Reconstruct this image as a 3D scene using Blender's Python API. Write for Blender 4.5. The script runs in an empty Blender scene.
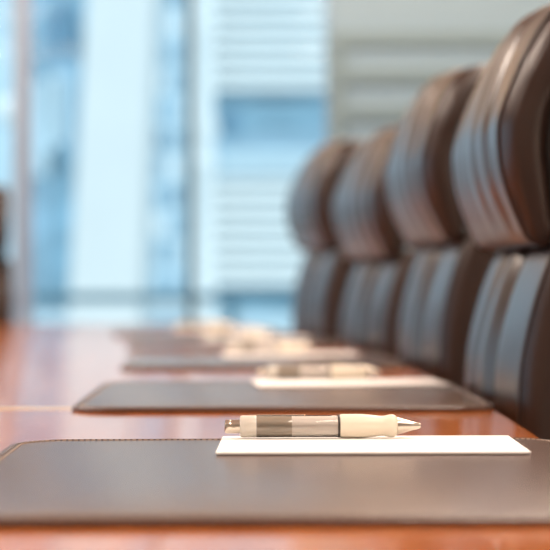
import bpy, bmesh, math, random
from math import sin, cos, pi, radians, sqrt, exp
from mathutils import Vector, Matrix
random.seed(7)
S = bpy.context.scene
COL = S.collection

# ------------------------------------------------------------------ materials
def lin(r, g, b):
    f = lambda c: (c/255/12.92) if c <= 10 else ((c/255+0.055)/1.055)**2.4
    return (f(r), f(g), f(b), 1)

def new_mat(name):
    m = bpy.data.materials.new(name); m.use_nodes = True
    nt = m.node_tree
    b = nt.nodes['Principled BSDF']
    return m, nt, b

def simple(name, col, rough=0.5, metal=0.0, coat=0.0, var=0.06, scale=40.0, bump=0.0, spec=0.5, sheen=0.0):
    m, nt, b = new_mat(name)
    b.inputs['Roughness'].default_value = rough
    b.inputs['Metallic'].default_value = metal
    b.inputs['Coat Weight'].default_value = coat
    b.inputs['Coat Roughness'].default_value = 0.08
    b.inputs['Specular IOR Level'].default_value = spec
    b.inputs['Sheen Weight'].default_value = sheen
    tc = nt.nodes.new('ShaderNodeTexCoord')
    n = nt.nodes.new('ShaderNodeTexNoise'); n.inputs['Scale'].default_value = scale
    n.inputs['Detail'].default_value = 4
    nt.links.new(tc.outputs['Object'], n.inputs['Vector'])
    r = nt.nodes.new('ShaderNodeValToRGB')
    r.color_ramp.elements[0].position = 0.3; r.color_ramp.elements[1].position = 0.7
    r.color_ramp.elements[0].color = tuple(c*(1-var) for c in col[:3]) + (1,)
    r.color_ramp.elements[1].color = tuple(min(1, c*(1+var)) for c in col[:3]) + (1,)
    nt.links.new(n.outputs['Fac'], r.inputs['Fac'])
    nt.links.new(r.outputs['Color'], b.inputs['Base Color'])
    if bump:
        bp = nt.nodes.new('ShaderNodeBump'); bp.inputs['Strength'].default_value = bump
        bp.inputs['Distance'].default_value = 0.001
        n2 = nt.nodes.new('ShaderNodeTexVoronoi'); n2.inputs['Scale'].default_value = scale*9
        nt.links.new(tc.outputs['Object'], n2.inputs['Vector'])
        nt.links.new(n2.outputs['Distance'], bp.inputs['Height'])
        nt.links.new(bp.outputs['Normal'], b.inputs['Normal'])
    return m

def wood(name, c1, c2, rough, coat):
    m, nt, b = new_mat(name)
    tc = nt.nodes.new('ShaderNodeTexCoord')
    mp = nt.nodes.new('ShaderNodeMapping'); mp.inputs['Scale'].default_value = (14, 1.1, 14)
    n = nt.nodes.new('ShaderNodeTexNoise'); n.inputs['Scale'].default_value = 3.0
    n.inputs['Detail'].default_value = 6; n.inputs['Distortion'].default_value = 0.6
    r = nt.nodes.new('ShaderNodeValToRGB')
    r.color_ramp.elements[0].position = 0.32; r.color_ramp.elements[0].color = c1
    r.color_ramp.elements[1].position = 0.68; r.color_ramp.elements[1].color = c2
    nt.links.new(tc.outputs['Object'], mp.inputs['Vector']); nt.links.new(mp.outputs['Vector'], n.inputs['Vector'])
    nt.links.new(n.outputs['Fac'], r.inputs['Fac']); nt.links.new(r.outputs['Color'], b.inputs['Base Color'])
    b.inputs['Roughness'].default_value = rough
    b.inputs['Coat Weight'].default_value = coat; b.inputs['Coat Roughness'].default_value = 0.05
    return m

def glass_sheet(name, tint=(1, 1, 1, 1), ior=1.45, rough=0.0):
    m = bpy.data.materials.new(name); m.use_nodes = True
    nt = m.node_tree; nt.nodes.clear()
    o = nt.nodes.new('ShaderNodeOutputMaterial')
    t = nt.nodes.new('ShaderNodeBsdfTransparent'); t.inputs['Color'].default_value = tint
    g = nt.nodes.new('ShaderNodeBsdfGlossy'); g.inputs['Roughness'].default_value = rough
    f = nt.nodes.new('ShaderNodeFresnel'); f.inputs['IOR'].default_value = ior
    x = nt.nodes.new('ShaderNodeMixShader')
    nt.links.new(f.outputs[0], x.inputs[0]); nt.links.new(t.outputs[0], x.inputs[1]); nt.links.new(g.outputs[0], x.inputs[2])
    nt.links.new(x.outputs[0], o.inputs['Surface'])
    return m

M = {}
M['wood'] = wood('cherry_wood', (0.40, 0.105, 0.018, 1), (0.53, 0.16, 0.032, 1), 0.14, 0.3)
M['inlay'] = simple('maple_inlay', (0.85, 0.62, 0.32, 1), 0.2, coat=0.4)
M['leather'] = simple('brown_leather', (0.032, 0.015, 0.0095, 1), 0.29, var=0.12, scale=18, spec=0.65)
M['leather_side'] = simple('brown_leather_gusset', (0.030, 0.015, 0.011, 1), 0.33, var=0.15, scale=18, spec=0.55)
M['shell'] = simple('dark_shell', (0.012, 0.009, 0.008, 1), 0.5)
M['metal_black'] = simple('black_metal', (0.02, 0.02, 0.022, 1), 0.35, metal=0.6)
M['chrome'] = simple('polished_metal', (0.60, 0.54, 0.46, 1), 0.27, metal=1.0, var=0.02)
M['mat'] = simple('desk_mat_leather', (0.078, 0.038, 0.026, 1), 0.27, var=0.08, scale=60, spec=1.0)
M['mat_edge'] = simple('desk_mat_edge', (0.055, 0.03, 0.02, 1), 0.45)
M['thread'] = simple('pale_thread', (0.42, 0.33, 0.26, 1), 0.7)
M['paper'] = simple('white_paper', (0.90, 0.88, 0.85, 1), 0.6, var=0.01)
M['grip'] = simple('cream_rubber', (0.74, 0.66, 0.53, 1), 0.42, var=0.02)
M['pen_cap'] = simple('greige_plastic', (0.58, 0.54, 0.47, 1), 0.35, var=0.02)
M['smoke'] = simple('smoky_plastic', (0.40, 0.345, 0.285, 1), 0.2, coat=0.6, var=0.1)
M['refill'] = simple('refill_tube', (0.75, 0.70, 0.66, 1), 0.3)
M['ink'] = simple('dark_ring', (0.03, 0.025, 0.02, 1), 0.3)
M['barrel'] = glass_sheet('clear_barrel', (0.98, 0.97, 0.95, 1), 1.35, 0.03)
M['glass'] = glass_sheet('window_glass', (0.94, 0.985, 1.0, 1), 1.12)
M['wall'] = simple('grey_wall', lin(126, 156, 180), 0.75, var=0.015, scale=3)
M['batten'] = simple('grey_green_batten', lin(110, 136, 150), 0.7, var=0.02)
M['wall_cream'] = simple('cream_wall', (0.62, 0.58, 0.52, 1), 0.8, var=0.02, scale=3)
M['ceiling'] = simple('white_ceiling', (0.78, 0.76, 0.73, 1), 0.85, var=0.01)
M['carpet'] = simple('carpet', (0.16, 0.14, 0.13, 1), 0.95, var=0.25, scale=120)
M['frame'] = simple('aluminium_frame', (0.24, 0.31, 0.44, 1), 0.55)
M['frame_dark'] = simple('dark_mullion', (0.035, 0.06, 0.07, 1), 0.45)
M['b_white'] = simple('white_facade', (0.70, 0.73, 0.73, 1), 0.8, var=0.03, scale=0.6)
M['b_pylon'] = simple('pale_concrete', (0.60, 0.61, 0.60, 1), 0.8, var=0.03, scale=0.6)
M['b_pale'] = simple('pale_blue_facade', (0.46, 0.58, 0.64, 1), 0.7, var=0.08, scale=0.5)
M['b_blue'] = simple('blue_glass', (0.20, 0.34, 0.43, 1), 0.35, var=0.35, scale=0.8)
M['b_mid'] = simple('mid_blue_glass', (0.25, 0.38, 0.47, 1), 0.35, var=0.3, scale=0.6)
M['b_deep'] = simple('deep_blue_glass', (0.12, 0.23, 0.32, 1), 0.35, var=0.2, scale=0.8)
M['coping'] = simple('blue_grey_coping', (0.17, 0.30, 0.36, 1), 0.6)
M['paving'] = simple('pale_paving', (0.62, 0.66, 0.66, 1), 0.85, var=0.06, scale=1.5)

# ------------------------------------------------------------------ mesh helpers
def link(name, bm, mat, parent=None, smooth=True, loc=None, bevel=0.0, recalc=True, auto=None):
    if recalc: bmesh.ops.recalc_face_normals(bm, faces=bm.faces)
    me = bpy.data.meshes.new(name); bm.to_mesh(me); bm.free()
    if smooth:
        for p in me.polygons: p.use_smooth = True
    o = bpy.data.objects.new(name, me); COL.objects.link(o)
    me.materials.append(mat)
    if parent: o.parent = parent
    if loc: o.location = loc
    if bevel:
        md = o.modifiers.new('bevel', 'BEVEL'); md.width = bevel; md.segments = 3; md.limit_method = 'ANGLE'
    if auto is not None:
        try: me.set_sharp_from_angle(angle=radians(auto))
        except Exception: pass
    return o

def box(bm, x0, x1, y0, y1, z0, z1, mtx=None):
    v = [bm.verts.new((x, y, z)) for x in (x0, x1) for y in (y0, y1) for z in (z0, z1)]
    if mtx:
        for q in v: q.co = mtx @ q.co
    for f in ((0,1,3,2),(4,6,7,5),(0,4,5,1),(2,3,7,6),(0,2,6,4),(1,5,7,3)):
        bm.faces.new([v[i] for i in f])

def lathe(bm, prof, axis='z', seg=32, origin=(0,0,0)):
    """prof: (r, t) along axis; closed with end fans"""
    ox, oy, oz = origin; rings = []
    for r, t in prof:
        ring = []
        for k in range(seg):
            a = 2*pi*k/seg
            if axis == 'z': p = (ox+r*cos(a), oy+r*sin(a), oz+t)
            else: p = (ox+t, oy+r*cos(a), oz+r*sin(a))
            ring.append(bm.verts.new(p))
        rings.append(ring)
    for A, B in zip(rings, rings[1:]):
        for k in range(seg):
            bm.faces.new((A[k], A[(k+1) % seg], B[(k+1) % seg], B[k]))
    bm.faces.new(rings[0]); bm.faces.new(rings[-1])

def tube(bm, pts, r, seg=8, closed=False):
    pts = [Vector(p) for p in pts]; n = len(pts); rings = []
    for i, p in enumerate(pts):
        a = pts[(i-1) % n] if (closed or i) else p
        b = pts[(i+1) % n] if (closed or i < n-1) else p
        t = (b-a).normalized()
        up = Vector((0, 0, 1)) if abs(t.z) < 0.9 else Vector((0, 1, 0))
        s = t.cross(up).normalized(); w = s.cross(t)
        rings.append([bm.verts.new(p + r*(cos(2*pi*k/seg)*s + sin(2*pi*k/seg)*w)) for k in range(seg)])
    for i in range(n if closed else n-1):
        A, B = rings[i], rings[(i+1) % n]
        for k in range(seg): bm.faces.new((A[k], A[(k+1) % seg], B[(k+1) % seg], B[k]))
    if not closed:
        bm.faces.new(rings[0]); bm.faces.new(rings[-1])

def prism(bm, outline, z0, z1, round_=0.0, steps=4):
    """plan outline (list of xy, ccw) extruded, with rounded top and bottom edges"""
    n = len(outline); P = [Vector((x, y)) for x, y in outline]
    N = []
    for i in range(n):
        t = (P[(i+1) % n]-P[i-1]).normalized(); N.append(Vector((t.y, -t.x)))
    lv = []
    if round_ > 0:
        for k in range(steps+1):
            a = pi/2*k/steps; lv.append((round_*(1-sin(a)), z0+round_*(1-cos(a))))
        for k in range(steps+1):
            a = pi/2*k/steps; lv.append((round_*(1-cos(a)), z1-round_*(1-sin(a))))
    else: lv = [(0, z0), (0, z1)]
    rings = [[bm.verts.new((*(P[i]-N[i]*ins), z)) for i in range(n)] for ins, z in lv]
    for A, B in zip(rings, rings[1:]):
        for k in range(n): bm.faces.new((A[k], A[(k+1) % n], B[(k+1) % n], B[k]))
    bm.faces.new(rings[0]); bm.faces.new(rings[-1])

def rounded_rect(w, d, r, seg=10):
    out = []
    for cx, cy, a0 in ((w/2-r, -d/2+r, -pi/2), (w/2-r, d/2-r, 0), (-w/2+r, d/2-r, pi/2), (-w/2+r, -d/2+r, pi)):
        for k in range(seg+1):
            a = a0 + pi/2*k/seg; out.append((cx+r*cos(a), cy+r*sin(a)))
    return out

def crom(pts, n):
    """Catmull-Rom resample by arc length"""
    P = [Vector(p) for p in pts]; P = [2*P[0]-P[1]] + P + [2*P[-1]-P[-2]]
    fine = []
    for i in range(1, len(P)-2):
        for k in range(24):
            t = k/24; p0, p1, p2, p3 = P[i-1:i+3]
            fine.append(0.5*((2*p1)+(p2-p0)*t+(2*p0-5*p1+4*p2-p3)*t*t+(3*p1-p0-3*p2+p3)*t**3))
    fine.append(P[-2])
    L = [0]
    for a, b in zip(fine, fine[1:]): L.append(L[-1]+(b-a).length)
    out = []; j = 0
    for k in range(n):
        s = L[-1]*k/(n-1)
        while j < len(L)-2 and L[j+1] < s: j += 1
        u = (s-L[j])/max(1e-9, L[j+1]-L[j]); out.append(fine[j].lerp(fine[j+1], min(1, u)))
    return out

def empty(name, label, cat, loc=(0,0,0), rz=0.0, group=None):
    o = bpy.data.objects.new(name, None); COL.objects.link(o)
    o.empty_display_size = 0.05
    o.location = loc; o.rotation_euler = (0, 0, rz); o['label'] = label; o['category'] = cat
    if group: o['group'] = group
    return o

def tag(o, label, cat, group=None):
    o['label'] = label; o['category'] = cat
    if group: o['group'] = group
    return o

def struct(o, label=None):
    o['kind'] = 'structure'
    if label: o['label'] = label
    return o

def dup(root, loc, rz, label):
    r = root.copy(); COL.objects.link(r); r.location = loc; r.rotation_euler = (0, 0, rz); r['label'] = label
    for ch in list(root.children):
        c = ch.copy(); COL.objects.link(c); c.parent = r
        for g in list(ch.children):
            d = g.copy(); COL.objects.link(d); d.parent = c
    return r

# ------------------------------------------------------------------ the room
X0, X1, Y0, Y1, ZC = -4.3, 2.4, -2.8, 8.5, 2.95
WX0, WX1 = -4.0, 0.385            # window opening in the far wall
SILL, HEAD = 0.22, 2.32
def sbox(name, mat, *b, parent=None, label=None, bevel=0):
    bm = bmesh.new(); box(bm, *b)
    o = link(name, bm, mat, parent, smooth=False, bevel=bevel)
    if parent is None: struct(o, label)
    return o
sbox('floor', M['carpet'], X0, X1, Y0, Y1+0.2, -0.1, 0, label='dark carpeted floor under the conference table')
sbox('ceiling', M['ceiling'], X0-0.1, X1+0.1, Y0-0.1, Y1+0.2, ZC, ZC+0.12, label='white ceiling of the meeting room')
bm = bmesh.new()
LY0, LY1 = -1.5, 7.9
box(bm, X0-0.1, X0, Y0, LY0, 0, ZC); box(bm, X0-0.1, X0, LY1, Y1, 0, ZC)
box(bm, X0-0.1, X0, LY0, LY1, 0, SILL); box(bm, X0-0.1, X0, LY0, LY1, HEAD, ZC)
struct(link('wall_left', bm, M['wall_cream'], smooth=False))
bm = bmesh.new()
for y in [LY0+0.03+i*(LY1-LY0-0.06)/6 for i in range(7)]: box(bm, X0-0.08, X0-0.02, y-0.03, y+0.03, SILL, HEAD)
w2 = struct(link('added_window_2', bm, M['frame'], smooth=False), 'unseen window wall added along the left side for daylight')  # out of frame, added to let neutral daylight in from the left
for i in range(6):
    bm = bmesh.new(); st = (LY1-LY0-0.06)/6; y = LY0+0.03+i*st
    box(bm, X0-0.053, X0-0.047, y+0.03, y+st-0.03, SILL, HEAD); link('pane', bm, M['glass'], w2, smooth=False)
sbox('wall_right', M['wall_cream'], X1, X1+0.1, Y0, Y1, 0, ZC)
sbox('wall_front', M['wall_cream'], X0-0.1, X1+0.1, Y0-0.1, Y0, 0, ZC)
bm = bmesh.new()
box(bm, X0-0.1, WX0, Y1, Y1+0.2, 0, ZC); box(bm, WX1, X1+0.1, Y1, Y1+0.2, 0, ZC)
box(bm, WX0, WX1, Y1, Y1+0.2, 0, SILL)
struct(link('wall_back', bm, M['wall'], smooth=False), 'grey panelled wall behind the row of chairs')
sbox('trim_30', M['wall_cream'], X0, X1, Y1-0.04, Y1+0.2, HEAD, ZC, label='unseen cream bulkhead added above the window as a warm reflector')  # unseen band, added so the chair tops reflect something warm
# horizontal battens on the panelled wall and the upright beside the window
zz = 1.945; k = 1
sbox('trim_1', M['batten'], WX1+0.005, WX1+0.065, Y1-0.022, Y1, 0.0, 1.975, label='grey green upright trim between window and panelled wall')
while zz > 0.1:
    k += 1
    sbox('trim_%d' % k, M['batten'], WX1+0.066, X1, Y1-0.02, Y1, zz-0.030, zz+0.030)
    zz -= 0.165
sbox('baseboard_right', M['batten'], X1-0.015, X1, Y0, Y1-0.03, 0, 0.1)
# window frame, mullions and panes
win = bpy.data.objects.new('window_1', None); COL.objects.link(win); struct(win, 'tall window wall with thin mullions overlooking pale buildings')
win.location = ((WX0+WX1)/2, Y1, SILL)
def wpart(name, mat, *b):
    bm = bmesh.new(); box(bm, *b); o = link(name, bm, mat, win, smooth=False)
    o.matrix_parent_inverse = Matrix.Translation(-Vector(win.location)); return o
bm = bmesh.new()
box(bm, WX0, WX1, Y1+0.04, Y1+0.12, SILL, SILL+0.05); box(bm, WX0, WX1, Y1+0.04, Y1+0.12, HEAD-0.05, HEAD)
box(bm, WX0, WX0+0.04, Y1+0.04, Y1+0.12, SILL, HEAD); box(bm, WX1-0.008, WX1, Y1+0.04, Y1+0.12, SILL, HEAD)
o = link('window_frame', bm, M['frame'], win, smooth=False); o.matrix_parent_inverse = Matrix.Translation(-Vector(win.location))
mull = [(-3.22, 'frame', 0.035), (-2.47, 'frame_dark', 0.012), (-1.73, 'frame_dark', 0.012), (-0.985, 'frame', 0.036), (-0.235, 'frame_dark', 0.016)]
for x, m, h in mull:
    wpart('mullion', M[m], x-h, x+h, Y1+0.03, Y1+0.13, SILL+0.05, HEAD-0.05)
xs = [WX0+0.04] + [m[0] for m in mull] + [WX1-0.008]
hs = [0] + [m[2] for m in mull] + [0]
for i in range(len(xs)-1):
    wpart('pane', M['glass'], xs[i]+hs[i], xs[i+1]-hs[i+1], Y1+0.078, Y1+0.084, SILL+0.05, HEAD-0.05)

# ------------------------------------------------------------------ conference table (boat shaped)
TC, TY0, TY1 = -0.95, -1.1, 5.33
def edge_x(y): return 0.2405 - 0.0235*(y-2.1)**2
def table_outline(ins=0.0):
    pts = []
    n = 60; r = 0.10
    ys = [TY0+r + (TY1-TY0-2*r)*i/n for i in range(n+1)]
    right = [(edge_x(y)-ins, y) for y in ys]
    xe = right[-1][0]; xb = right[0][0]
    tr = [(xe - r*(1-cos(a)), TY1-r+r*sin(a)) for a in [pi/2*k/8 for k in range(1, 9)]]
    br = [(xb - r*(1-cos(a)), TY0+r-r*sin(a)) for a in [pi/2*k/8 for k in range(8, 0, -1)]]
    half = br + right + tr
    return half + [(2*TC-x, y) for x, y in reversed(half)]
table = empty('conference_table', 'long boat-shaped cherry wood conference table with glossy top', 'table', (TC, 2.1, 0))
inv = Matrix.Translation((-TC, -2.1, 0))
def tpart(name, bm, mat, **k):
    bmesh.ops.transform(bm, matrix=inv, verts=bm.verts); return link(name, bm, mat, table, **k)
bm = bmesh.new(); prism(bm, table_outline(), 0.700, 0.75, 0.010, 5); tpart('tabletop', bm, M['wood'], auto=40)
bm = bmesh.new(); yl = 1.797
box(bm, 2*TC-edge_x(yl)+0.012, edge_x(yl)-0.012, yl-0.016, yl+0.016, 0.746, 0.7504); tpart('inlay_strip', bm, M['inlay'], smooth=False)
for yc in (0.3, 3.9):
    bm = bmesh.new(); prism(bm, [(TC+x, yc+y) for x, y in rounded_rect(0.7, 0.9, 0.12)], 0.06, 0.70); tpart('pedestal', bm, M['wood'], auto=40)
    bm = bmesh.new(); prism(bm, [(TC+x, yc+y) for x, y in rounded_rect(0.9, 1.1, 0.12)], 0.0, 0.06, 0.01); tpart('plinth', bm, M['metal_black'], auto=40)

# ------------------------------------------------------------------ desk mats
ZM = 0.7546
MW, MD, MR = 0.392, 0.468, 0.042
MATS = [((0.031, 1.154), 0.0, 'stitched dark brown leather desk mat nearest the camera, in front'),
        ((0.037, 1.962), 0.0, 'dark brown desk mat second from the camera, beside the nearest chair'),
        ((0.026, 2.775), 0.02, 'dark desk mat third from the camera, beside the second chair'),
        ((-0.020, 3.580), 0.05, 'blurred dark desk mat fourth from the camera'),
        ((-0.104, 4.420), 0.07, 'farthest blurred desk mat near the window end of the table')]
def make_mat():
    (x, y), rz, lab = MATS[0]
    t = empty('desk_mat', lab, 'desk mat', (x, y, 0.75), rz, 'leather desk mats along the table')
    bm = bmesh.new(); prism(bm, rounded_rect(MW, MD, MR, 12), 0.0002, 0.0046, 0.0016, 4); link('mat_body', bm, M['mat'], t, auto=50)
    bm = bmesh.new()
    path = rounded_rect(MW-0.011, MD-0.011, MR-0.0055, 16)
    tube(bm, [(x, y, 0.0044) for x, y in path], 0.0009, 6, True); link('edge_piping', bm, M['mat_edge'], t)
    # pale running stitch just inside the edge
    bm = bmesh.new(); path = rounded_rect(MW-0.017, MD-0.017, MR-0.0085, 24)
    loop = [Vector((*p, 0)) for p in path] + [Vector((*path[0], 0))]
    acc = 0.0; step = 0.0042
    for a, b in zip(loop, loop[1:]):
        L = (b-a).length
        if L < 1e-6: continue
        d = (b-a)/L; s = -acc
        while s < L:
            if s >= 0:
                p = a+d*s; m = Matrix.Translation((p.x, p.y, 0.0048)) @ Matrix.Rotation(math.atan2(d.y, d.x), 4, 'Z')
                box(bm, 0, 0.0026, -0.0004, 0.0004, -0.0004, 0.00035, m)
            s += step
        acc = L - (s-step)
        acc = acc % step
    link('stitching', bm, M['thread'], t, smooth=False)
    return t
mat0 = make_mat()
for (x, y), rz, lab in MATS[1:]: dup(mat0, (x, y, 0.75), rz, lab)

# ------------------------------------------------------------------ note pads
PW, PD, PT = 0.207, 0.130, 0.0016
PADS = [((0.0868, 1.3175), -0.025, 'crisp white sheet of notepaper on the nearest desk mat'),
        ((0.116, 2.118), 0.05, 'white sheet of notepaper on the second desk mat from the camera'),
        ((0.072, 2.945), 0.06, 'white notepaper on the third desk mat from the camera'),
        ((0.024, 3.735), 0.09, 'blurred white notepaper on the fourth desk mat'),
        ((-0.060, 4.480), 0.10, 'blurred white notepaper on the farthest desk mat')]
def make_pad():
    (x, y), rz, lab = PADS[0]
    bm = bmesh.new(); box(bm, -PW/2, PW/2, -PD/2, PD/2, 0, PT)
    o = link('notepaper', bm, M['paper'], None, smooth=False, bevel=0.0003)
    o.location = (x, y, ZM+0.0006); o.rotation_euler = (0, 0, rz)
    return tag(o, lab, 'paper', 'white notepaper on the desk mats')
pad0 = make_pad()
for (x, y), rz, lab in PADS[1:]:
    o = pad0.copy(); COL.objects.link(o); o.location = (x, y, ZM+0.0006); o.rotation_euler = (0, 0, rz); o['label'] = lab

# ------------------------------------------------------------------ pens (axis along local x, lying; tip at +x)
RG = 0.0086
PENS = [((0.0565, 1.362), 0.0, 'cream gripped clear ballpoint pen in sharp focus on the nearest notepaper'),
        ((0.086, 2.166), 0.02, 'cream gripped pen lying on the second notepaper from the camera'),
        ((0.042, 2.992), 0.05, 'blurred pen lying on the third notepaper from the camera'),
        ((-0.008, 3.782), 0.08, 'blurred pen lying on the fourth notepaper'),
        ((-0.092, 4.524), 0.10, 'blurred pen lying on the farthest notepaper')]
def make_pen():
    (x, y), rz, lab = PENS[0]
    t = empty('ballpoint_pen', lab, 'pen', (x, y, ZM+0.0006+PT), rz, 'pens on the notepaper')
    px = lambda p: (p-323)*0.000722
    def L(name, prof, mat, parent=t, auto=35):
        bm = bmesh.new(); lathe(bm, [(r, px(p)) for r, p in prof], 'x', 40, (0, 0, RG+0.0001)); return link(name, bm, mat, parent, auto=auto)
    mm = 0.000722
    L('push_button', [(5.0*mm, 226), (6.4*mm, 226.6), (6.8*mm, 228), (6.8*mm, 232), (6.5*mm, 233), (6.8*mm, 234), (6.8*mm, 243)], M['chrome'])
    L('end_collar', [(7.5*mm, 241), (10.2*mm, 241.8), (10.9*mm, 243.5), (10.9*mm, 256), (10.6*mm, 257.5)], M['pen_cap'])
    b = L('barrel', [(10.7*mm, 257.5), (10.8*mm, 259), (10.8*mm, 338), (10.6*mm, 339)], M['barrel'])
    L('inner_sleeve', [(9.9*mm, 257.8), (10.2*mm, 258.2), (10.2*mm, 286), (10.0*mm, 292), (9.8*mm, 293)], M['smoke'], b)
    L('ink_refill', [(9.9*mm, 258), (9.9*mm, 338.3)], M['refill'], b)
    L('dark_ring', [(11.1*mm, 338), (11.3*mm, 338.4), (11.3*mm, 340), (11.1*mm, 340.4)], M['ink'])
    grip = [(11.2, 340.2), (11.7, 341.2), (11.8, 346), (11.85, 355), (11.7, 362), (11.2, 369), (10.4, 376), (9.9, 381), (10.0, 384), (10.8, 387.5), (11.3, 390), (11.3, 392), (10.8, 394), (9.6, 395.8), (8.0, 396.8)]
    L('rubber_grip', [(r*mm, p) for r, p in [(c.x, c.y) for c in crom([(a, b_) for a, b_ in grip], 50)]], M['grip'], auto=80)
    L('metal_tip', [(8.0*mm, 396.2), (8.6*mm, 397.0), (8.2*mm, 399), (4.4*mm, 412), (3.4*mm, 417), (3.0*mm, 417.5), (2.6*mm, 419.5), (1.6*mm, 420.2)], M['chrome'])
    bm = bmesh.new(); zt = RG+0.0001+10.9*mm
    box(bm, px(250), px(256), -0.0016, 0.0016, zt-0.0006, zt+0.0016)
    box(bm, px(250), px(306), -0.0016, 0.0016, zt+0.0008, zt+0.0016)
    box(bm, px(301), px(306), -0.0016, 0.0016, zt+0.0001, zt+0.0010)
    bmesh.ops.rotate(bm, cent=(0, 0, RG+0.0001), matrix=Matrix.Rotation(radians(-42), 3, 'X'), verts=bm.verts)
    link('pocket_clip', bm, M['chrome'], t, smooth=False, bevel=0.0003)
    return t
pen0 = make_pen()
for (x, y), rz, lab in PENS[1:]: dup(pen0, (x, y, ZM+0.0006+PT), rz, lab)

# ------------------------------------------------------------------ executive chairs
# local frame: -x faces the table, y is the width; profiles are (x, z)
OFF = 0.25
def prof(pts, n): return crom([(x-OFF, z) for x, z in pts], n)
HR_F = [(.282,.902),(.2675,.909),(.2565,.932),(.2455,.962),(.2405,.990),(.2405,1.020),(.2505,1.056),(.266,1.097),(.286,1.132),(.307,1.148),(.334,1.154)]
HR_B = [(.282,.902),(.290,.915),(.287,.950),(.283,1.000),(.291,1.045),(.312,1.082),(.331,1.113),(.346,1.134),(.347,1.147),(.334,1.154)]
LB_F = [(.290,.50),(.270,.505),(.262,.55),(.2585,.62),(.2565,.70),(.2570,.76),(.261,.80),(.2715,.845),(.284,.882),(.297,.907),(.311,.918),(.330,.921)]
LB_B = [(.290,.50),(.305,.505),(.316,.55),(.320,.62),(.322,.70),(.327,.77),(.336,.83),(.347,.875),(.352,.900),(.347,.915),(.330,.921)]
def cushion(name, F, B, W, creases, mat, parent, nF=34, nW=64, crown=0.006, seam=0.004, drop=0.0):
    """upholstered block: section between front curve F and back curve B, swept along y, creased on the front"""
    F = prof(F, nF); B = prof(B, nF); n = nF
    loop = F + list(reversed(B[1:-1]))
    Nn = []
    for i in range(len(loop)):
        t = (loop[(i+1) % len(loop)]-loop[i-1]).normalized(); Nn.append(Vector((-t.y, t.x)))
    # make sure normals point outwards (front = -x)
    if Nn[n//2].x > 0: Nn = [-v for v in Nn]
    bm = bmesh.new(); rings = []
    for j in range(nW+1):
        v = -1 + 2*j/nW; y = v*W/2; ring = []
        for i, p in enumerate(loop):
            q = p.copy()
            if i < n:
                s = i/(n-1); wgt = sin(pi*s)**0.6 if 0 < s < 1 else 0
                d = crown*(1-v*v)*wgt
                for (yc, dep, wd, slant, s0, s1) in creases:
                    fade = max(0, min(1, (s-s0)/0.15))*max(0, min(1, (s1-s)/0.15))
                    yy = y - yc - slant*(s-0.5)
                    d -= dep*fade*exp(-(yy/wd)**2)
                    d += dep*0.45*fade*exp(-((yy-1.9*wd)/(1.2*wd))**2)
                q = q + Nn[i]*d
            e = max(0, abs(v)-0.94)/0.06
            q = q - Nn[i]*seam*e*e
            if drop:
                g = max(0, min(1, (q.y-1.02)/0.14)); q = q + Vector((0.006, -drop))*(abs(v)**1.5)*g
            ring.append(bm.verts.new((q.x, y, q.y)))
        rings.append(ring)
    m = len(loop)
    for A, Bq in zip(rings, rings[1:]):
        for k in range(m): bm.faces.new((A[k], A[(k+1) % m], Bq[(k+1) % m], Bq[k]))
    bm.faces.new(rings[0]); bm.faces.new(rings[-1])
    o = link(name, bm, mat, parent, auto=60)
    return o, F, B
def gusset(name, F, B, W, side, dome, mat, parent, nt=14):
    """domed side panel between the two curves"""
    bm = bmesh.new(); n = len(F); rows = []
    for i in range(n):
        row = []
        for k in range(nt+1):
            t = k/nt; p = F[i].lerp(B[i], 0.03+0.94*t)
            wd = (B[i]-F[i]).length
            h = dome*min(1, wd/0.045)*(1-(2*t-1)**4)*min(1, sin(pi*i/(n-1))**0.5*1.05 if 0 < i < n-1 else 0)
            row.append(bm.verts.new((p.x, side*(W/2+0.0005+h), p.y)))
        rows.append(row)
    for A, Bq in zip(rows, rows[1:]):
        for k in range(nt): bm.faces.new((A[k], A[k+1], Bq[k+1], Bq[k]))
    o = link(name, bm, mat, parent, recalc=False)
    bmq = bmesh.new(); bmq.from_mesh(o.data)
    bmesh.ops.remove_doubles(bmq, verts=bmq.verts, dist=1e-5)
    bmesh.ops.recalc_face_normals(bmq, faces=bmq.faces)
    s = sum(f.normal.y*f.calc_area() for f in bmq.faces)
    if s*side < 0: bmesh.ops.reverse_faces(bmq, faces=bmq.faces)
    bmq.to_mesh(o.data); bmq.free()
    for p in o.data.polygons: p.use_smooth = True
    return o
def piping(F, B, W, side, mat, parent):
    bm = bmesh.new()
    loop = F + list(reversed(B[1:-1]))
    tube(bm, [(p.x, side*(W/2-0.001), p.y) for p in loop], 0.0018, 8, True)
    return link('piping', bm, mat, parent)
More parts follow.
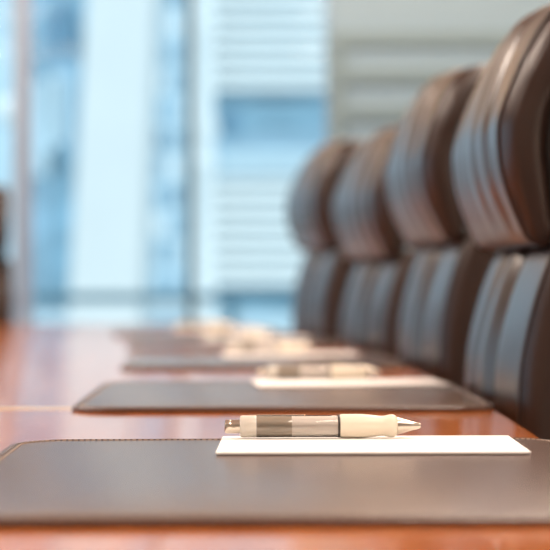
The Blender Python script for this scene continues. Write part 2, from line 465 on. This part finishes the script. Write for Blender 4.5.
def make_chair(label):
    t = empty('executive_chair', label, 'chair', (0, 0, 0), 0, 'high-backed brown leather chairs along the table')
    W = 0.40
    hr, F, B = cushion('headrest', HR_F, HR_B, W,
        [(-0.125, .0034, .013, .05, .0, .93), (-0.050, .0026, .013, .02, .05, .95), (0.04, .0017, .014, -.01, .0, .9), (0.12, .0024, .014, -.04, .0, .93)], M['leather'], t, drop=0.012)
    dr = lambda P: [p + Vector((0.006, -0.012))*max(0, min(1, (p.y-1.02)/0.14)) for p in P]
    F, B = dr(F), dr(B)
    for s in (-1, 1):
        gusset('side_panel', F, B, W, s, 0.020, M['leather_side'], hr); piping(F, B, W, s, M['leather_side'], hr)
    lb, F2, B2 = cushion('backrest', LB_F, LB_B, W+0.03,
        [(-0.075, .0075, .022, .05, .1, 1.1), (0.06, .0050, .020, -.03, .1, 1.1), (0.14, .003, .018, -.02, .2, .95)], M['leather'], t, crown=0.012, nF=44)
    for s in (-1, 1):
        gusset('side_panel', F2, B2, W+0.03, s, 0.010, M['leather_side'], lb); piping(F2, B2, W+0.03, s, M['leather_side'], lb)
    # dark moulded shells behind the cushions
    def shell(name, curve, i0, i1, gap, th, w):
        bm = bmesh.new(); rows = []
        c = curve[i0:i1]
        for y in [w*(-0.5+k/10) for k in range(11)]:
            rows.append(([bm.verts.new((p.x+gap, y, p.y)) for p in c], [bm.verts.new((p.x+gap+th*(1-0.5*(2*y/w)**2), y, p.y)) for p in c]))
        for (a, b), (a2, b2) in zip(rows, rows[1:]):
            for k in range(len(c)-1):
                bm.faces.new((a[k], a[k+1], a2[k+1], a2[k])); bm.faces.new((b[k], b[k+1], b2[k+1], b2[k]))
            bm.faces.new((a[0], a2[0], b2[0], b[0])); bm.faces.new((a[-1], a2[-1], b2[-1], b[-1]))
        for a, b in (rows[0], rows[-1]):
            for k in range(len(c)-1): bm.faces.new((a[k], a[k+1], b[k+1], b[k]))
        return link(name, bm, M['shell'], t, auto=50)
    shell('headrest_shell', B, 3, len(B)-5, 0.003, 0.022, W+0.012)
    shell('back_shell', B2, 3, len(B2)-5, 0.003, 0.020, W+0.01)
    for y in (-0.09, 0.09):
        bm = bmesh.new(); tube(bm, [(.345-OFF, y, .86), (.362-OFF, y, .90), (.355-OFF, y, .94), (.318-OFF, y, .985)], 0.010, 10); link('headrest_bracket', bm, M['metal_black'], t)
    # seat, arm-less, with its mechanism and five-star base (below the table edge)
    bm = bmesh.new(); prism(bm, [(-0.20+x, y) for x, y in rounded_rect(0.46, 0.46, 0.07)], 0.40, 0.50, 0.035, 6); link('seat', bm, M['leather'], t, auto=60)
    bm = bmesh.new(); prism(bm, [(-0.18+x, y) for x, y in rounded_rect(0.30, 0.26, 0.03)], 0.355, 0.402, 0.006); link('seat_mechanism', bm, M['metal_black'], t, auto=50)
    bm = bmesh.new(); tube(bm, [(-0.10, 0, 0.375), (0.03, 0, 0.38), (0.085, 0, 0.44), (0.088, 0, 0.60)], 0.018, 10); link('back_support', bm, M['metal_black'], t)
    bm = bmesh.new(); lathe(bm, [(0.045, 0.10), (0.045, 0.16), (0.028, 0.165), (0.028, 0.30), (0.018, 0.302), (0.018, 0.393)], 'z', 24, (-0.18, 0, 0)); link('gas_column', bm, M['metal_black'], t, auto=40)
    for k in range(5):
        a = 2*pi*k/5+0.3; c, s = cos(a), sin(a)
        bm = bmesh.new(); tube(bm, [(-0.18+0.035*c, 0.035*s, 0.125), (-0.18+0.18*c, 0.18*s, 0.105), (-0.18+0.29*c, 0.29*s, 0.078)], 0.017, 10)
        lg = link('base_leg', bm, M['metal_black'], t)
        bm = bmesh.new(); cx, cy = -0.18+0.285*c, 0.285*s
        lathe(bm, [(0.020, -0.022), (0.028, -0.018), (0.028, -0.006), (0.012, -0.005), (0.012, 0.005), (0.028, 0.006), (0.028, 0.018), (0.020, 0.022)], 'x', 20)
        bmesh.ops.rotate(bm, cent=(0, 0, 0), matrix=Matrix.Rotation(a+0.8, 3, 'Z'), verts=bm.verts)
        bmesh.ops.translate(bm, vec=(cx, cy, 0.029), verts=bm.verts)
        link('caster', bm, M['metal_black'], lg, auto=40)
    return t
CH = [((0.252, 2.000), 0.0, 0.0, 0.0, 'largest brown leather chair, nearest the camera at the right edge'),
      ((0.250, 2.800), 0.05, 0.021, -4.5, 'second brown leather chair from the camera along the table'),
      ((0.214, 3.600), 0.13, 0.006, 0.0, 'third brown leather chair from the camera, behind the second'),
      ((0.141, 4.400), 0.13, 0.039, 0.0, 'farthest brown leather chair of the row, against the bright window')]
def lift(chair, h, tilt=0.0):             # the gas lift raises all above the column; the headrest tilts about its lower edge
    R = Matrix.Rotation(radians(tilt), 4, 'Y'); piv = Vector((0.065, 0, 0.93))
    for c in chair.children:
        k = c.name.split('.')[0]
        if k in ('headrest', 'headrest_shell') and tilt:
            c.rotation_euler = (0, radians(tilt), 0); c.location = piv - R @ piv
        if k not in ('base_leg', 'gas_column'): c.location.z += h
chair0 = make_chair(CH[0][4]); chair0.location = (*CH[0][0], 0); chair0.rotation_euler = (0, 0, CH[0][1])
for (x, y), rz, h, tl, lab in CH[1:]: lift(dup(chair0, (x, y, 0), rz, lab), h, tl)
lift(dup(chair0, (-0.925, 5.76, 0), radians(90), 'dark blurred chair at the far head of the table, cut by the left edge'), 0.02)

# ------------------------------------------------------------------ outside: terrace and buildings
def bpart(name, mat, parent, *b, mtx=None, bevel=0):
    bm = bmesh.new(); box(bm, *b, mtx); o = link(name, bm, mat, parent, smooth=False, bevel=bevel)
    o.matrix_parent_inverse = Matrix.Translation(-Vector(parent.location)); return o
sbox('ground', M['paving'], -60, 60, 8.8, 220, -0.6, -0.1, label='pale paving outside the window')
par = empty('terrace_railing', 'low blue grey terrace railing outside the window', 'railing', (-1.5, 11.5, -0.1))
bpart('top_rail', M['coping'], par, -6, 3, 11.44, 11.56, 0.745, 0.80)
bpart('bottom_rail', M['coping'], par, -6, 3, 11.47, 11.53, 0.02, 0.06)
for i in range(7): bpart('post', M['coping'], par, -5.9+1.45*i, -5.84+1.45*i, 11.47, 11.53, -0.1, 0.745)

# right: office block of white louvred spandrels and blue window bands
ob = empty('office_building', 'white office block with blue window bands behind the right window pane', 'building', (1.2, 36, -0.1))
bx0, bx1 = -0.62, 5.0
bpart('wall', M['b_pale'], ob, bx0, bx1, 35.4, 44, -0.1, 14)
zb = [(-0.1, 0.25, 'b'), (0.25, 0.75, 'd'), (0.75, 2.75, 'w'), (2.75, 3.65, 'm'), (3.65, 4.35, 'd'), (4.35, 6.4, 'w'), (6.4, 8.0, 'm'), (8.0, 10.0, 'w')]
for z0, z1, kd in zb:
    if kd == 'w':
        bm = bmesh.new(); box(bm, bx0, bx1, 35.2, 35.4, z0, z1); z = z0+0.1
        while z < z1:
            box(bm, bx0, bx1, 35.06, 35.2, z-0.05, z+0.05); z += 0.27
        o = link('louvred_spandrel', bm, M['b_white'], ob, smooth=False)
    else:
        bm = bmesh.new(); box(bm, bx0, bx1, 35.3, 35.4, z0, z1)
        o = link('window_band', bm, M['b_mid' if kd == 'm' else 'b_pale' if kd == 'b' else 'b_blue'], ob, smooth=False)
    o.matrix_parent_inverse = Matrix.Translation(-Vector(ob.location))
bm = bmesh.new()
lathe(bm, [(0.20, 0), (0.20, 0.4), (0.27, 0.55), (0.20, 0.75), (0.19, 2.9), (0.27, 3.1), (0.2, 3.3), (0.19, 3.5), (0.27, 3.75), (0.19, 4.0), (0.2, 5.4), (0.26, 5.6), (0.2, 5.8), (0.2, 12)], 'z', 20, (-0.70, 34.9, -0.1))
o = link('corner_column', bm, M['b_white'], ob, auto=40); o.matrix_parent_inverse = Matrix.Translation(-Vector(ob.location))
bpart('window_panel', M['b_deep'], ob, -0.38, -0.02, 35.24, 35.32, 3.55, 4.05)
bpart('window_panel', M['b_blue'], ob, 0.3, 1.1, 35.24, 35.32, 3.7, 4.1)
bpart('window_panel', M['b_pale'], ob, -0.4, 5, 35.24, 35.32, 2.85, 3.3)
# middle: pale gridded block farther off
gb = empty('gridded_building', 'pale blue block with a grid of windows left of the dark mullion', 'building', (-5.6, 90, -0.1))
def gpart(name, mat, *b): return bpart(name, mat, gb, *b)
gpart('wall', M['b_pale'], -7.6, -2.0, 90, 100, -0.1, 30)
for i in range(4):
    for j in range(11):
        x = -4.9+0.72*i; z = 0.4+1.35*j
        gpart('window', M['b_mid' if (i*3+j*5) % 7 else 'b_deep'] if (i+2*j) % 5 else M['b_white'], x, x+0.46, 89.9, 90, z, z+0.85)
# leaning white pylon
py = empty('leaning_tower', 'broad white leaning tower seen through the window left of centre', 'tower', (-2.0, 30, -0.1))
bm = bmesh.new()
yb, yt = 30.0, 33.0; zt_ = 12.0
A = [(-2.78, -0.1), (-1.66, -0.1)]; Bt = [(-2.78+0.062*zt_, zt_), (-1.66+0.05*zt_, zt_)]
vv = []
for y in (yb, yt):
    vv.append([bm.verts.new((A[0][0], y, A[0][1])), bm.verts.new((A[1][0], y, A[1][1])), bm.verts.new((Bt[1][0], y, Bt[1][1])), bm.verts.new((Bt[0][0], y, Bt[0][1]))])
f, b = vv
bm.faces.new(f); bm.faces.new(b[::-1])
for k in range(4): bm.faces.new((f[k], f[(k+1) % 4], b[(k+1) % 4], b[k]))
o = link('leaning_slab', bm, M['b_pylon'], py, smooth=False); o.matrix_parent_inverse = Matrix.Translation(-Vector(py.location))
# left: blue glass tower
bt = empty('glass_tower', 'blue glass tower with darker upper panels behind the pale mullion', 'building', (-8, 60, -0.1))
bpart('wall', M['b_mid'], bt, -9.0, -3.6, 60, 70, -0.1, 34)
for x0, x1, z0, z1, m in ((-6.15, -5.1, 7.9, 9.5, 'b_deep'), (-6.6, -5.9, 4.2, 7.2, 'b_pale'), (-6.1, -5.2, 0.2, 5.0, 'b_blue'), (-5.2, -4.6, 1.0, 12, 'b_blue'), (-8.2, -7.0, 0.2, 11, 'b_pale'), (-6.0, -5.5, 5.2, 7.4, 'b_pale')):
    bpart('glass_panel', M[m], bt, x0, x1, 59.9, 60, z0, z1)
gl = empty('globe_lamp', 'round white globe lamp on a thin post beyond the pale mullion', 'lamp', (-2.47, 20, -0.1))
bm = bmesh.new(); bmesh.ops.create_uvsphere(bm, u_segments=24, v_segments=16, radius=0.15); bmesh.ops.translate(bm, vec=(0, 0, 2.77), verts=bm.verts); link('globe', bm, M['b_white'], gl)
bm = bmesh.new(); lathe(bm, [(0.07, 0), (0.07, 0.06), (0.018, 0.08), (0.014, 2.62)], 'z', 14); link('post', bm, M['b_pale'], gl, auto=40)

# ------------------------------------------------------------------ light
w = bpy.data.worlds.new('sky'); S.world = w; w.use_nodes = True
nt = w.node_tree; bg = nt.nodes['Background']
bg.inputs['Color'].default_value = (0.60, 0.83, 1.0, 1); bg.inputs['Strength'].default_value = 1.2
def light(name, kind, loc, rot, energy, color, **kw):
    l = bpy.data.lights.new(name, kind); l.energy = energy; l.color = color
    for a, b in kw.items(): setattr(l, a, b)
    o = bpy.data.objects.new(name, l); COL.objects.link(o); o.location = loc; o.rotation_euler = rot; return o
light('daylight_sun', 'SUN', (0, -30, 40), (radians(52), 0, radians(14)), 2.4, (1.0, 0.97, 0.92), angle=radians(2))
for x in (-1.9, 0.9):
    for y in (0.2, 2.6, 5.0):
        light('added_ceiling_lamp', 'AREA', (x, y, ZC-0.03), (0, 0, 0), 58, (1.0, 0.83, 0.70), shape='SQUARE', size=0.9)  # area lights out of frame, added as warm sources for the room

light('added_ceiling_lamp', 'AREA', (-0.8, 7.5, ZC-0.02), (radians(25), 0, 0), 170, (1.0, 0.68, 0.45), shape='RECTANGLE', size=5.8, size_y=0.25)  # unseen strip, added to wash the bulkhead and warm the chair-top highlights

# ------------------------------------------------------------------ camera
F_PX, CZ = 1908.0, 0.8692
yaw = math.atan(32/F_PX); pitch = math.atan(6/F_PX); roll = 0.003
fw = Vector((sin(yaw)*cos(pitch), cos(yaw)*cos(pitch), sin(pitch)))
r0 = Vector((cos(yaw), -sin(yaw), 0)); u0 = r0.cross(fw)
r = cos(roll)*r0 - sin(roll)*u0; u = sin(roll)*r0 + cos(roll)*u0
cam = bpy.data.cameras.new('camera'); co = bpy.data.objects.new('camera', cam); COL.objects.link(co)
mt = Matrix((r, u, -fw)).transposed().to_4x4(); mt.translation = (0, 0, CZ); co.matrix_world = mt
cam.sensor_width = 36; cam.lens = F_PX/550*36; cam.clip_end = 500; cam.clip_start = 0.05
cam.dof.use_dof = True; cam.dof.focus_distance = 1.372; cam.dof.aperture_fstop = 6.4
S.camera = co
S.view_settings.view_transform = 'Standard'; S.view_settings.look = 'None'
S.view_settings.exposure = 0.0; S.view_settings.gamma = 1.0; S.view_settings.use_curve_mapping = False
S.cycles.max_bounces = 10; S.cycles.transparent_max_bounces = 16
S.cycles.use_denoising = True
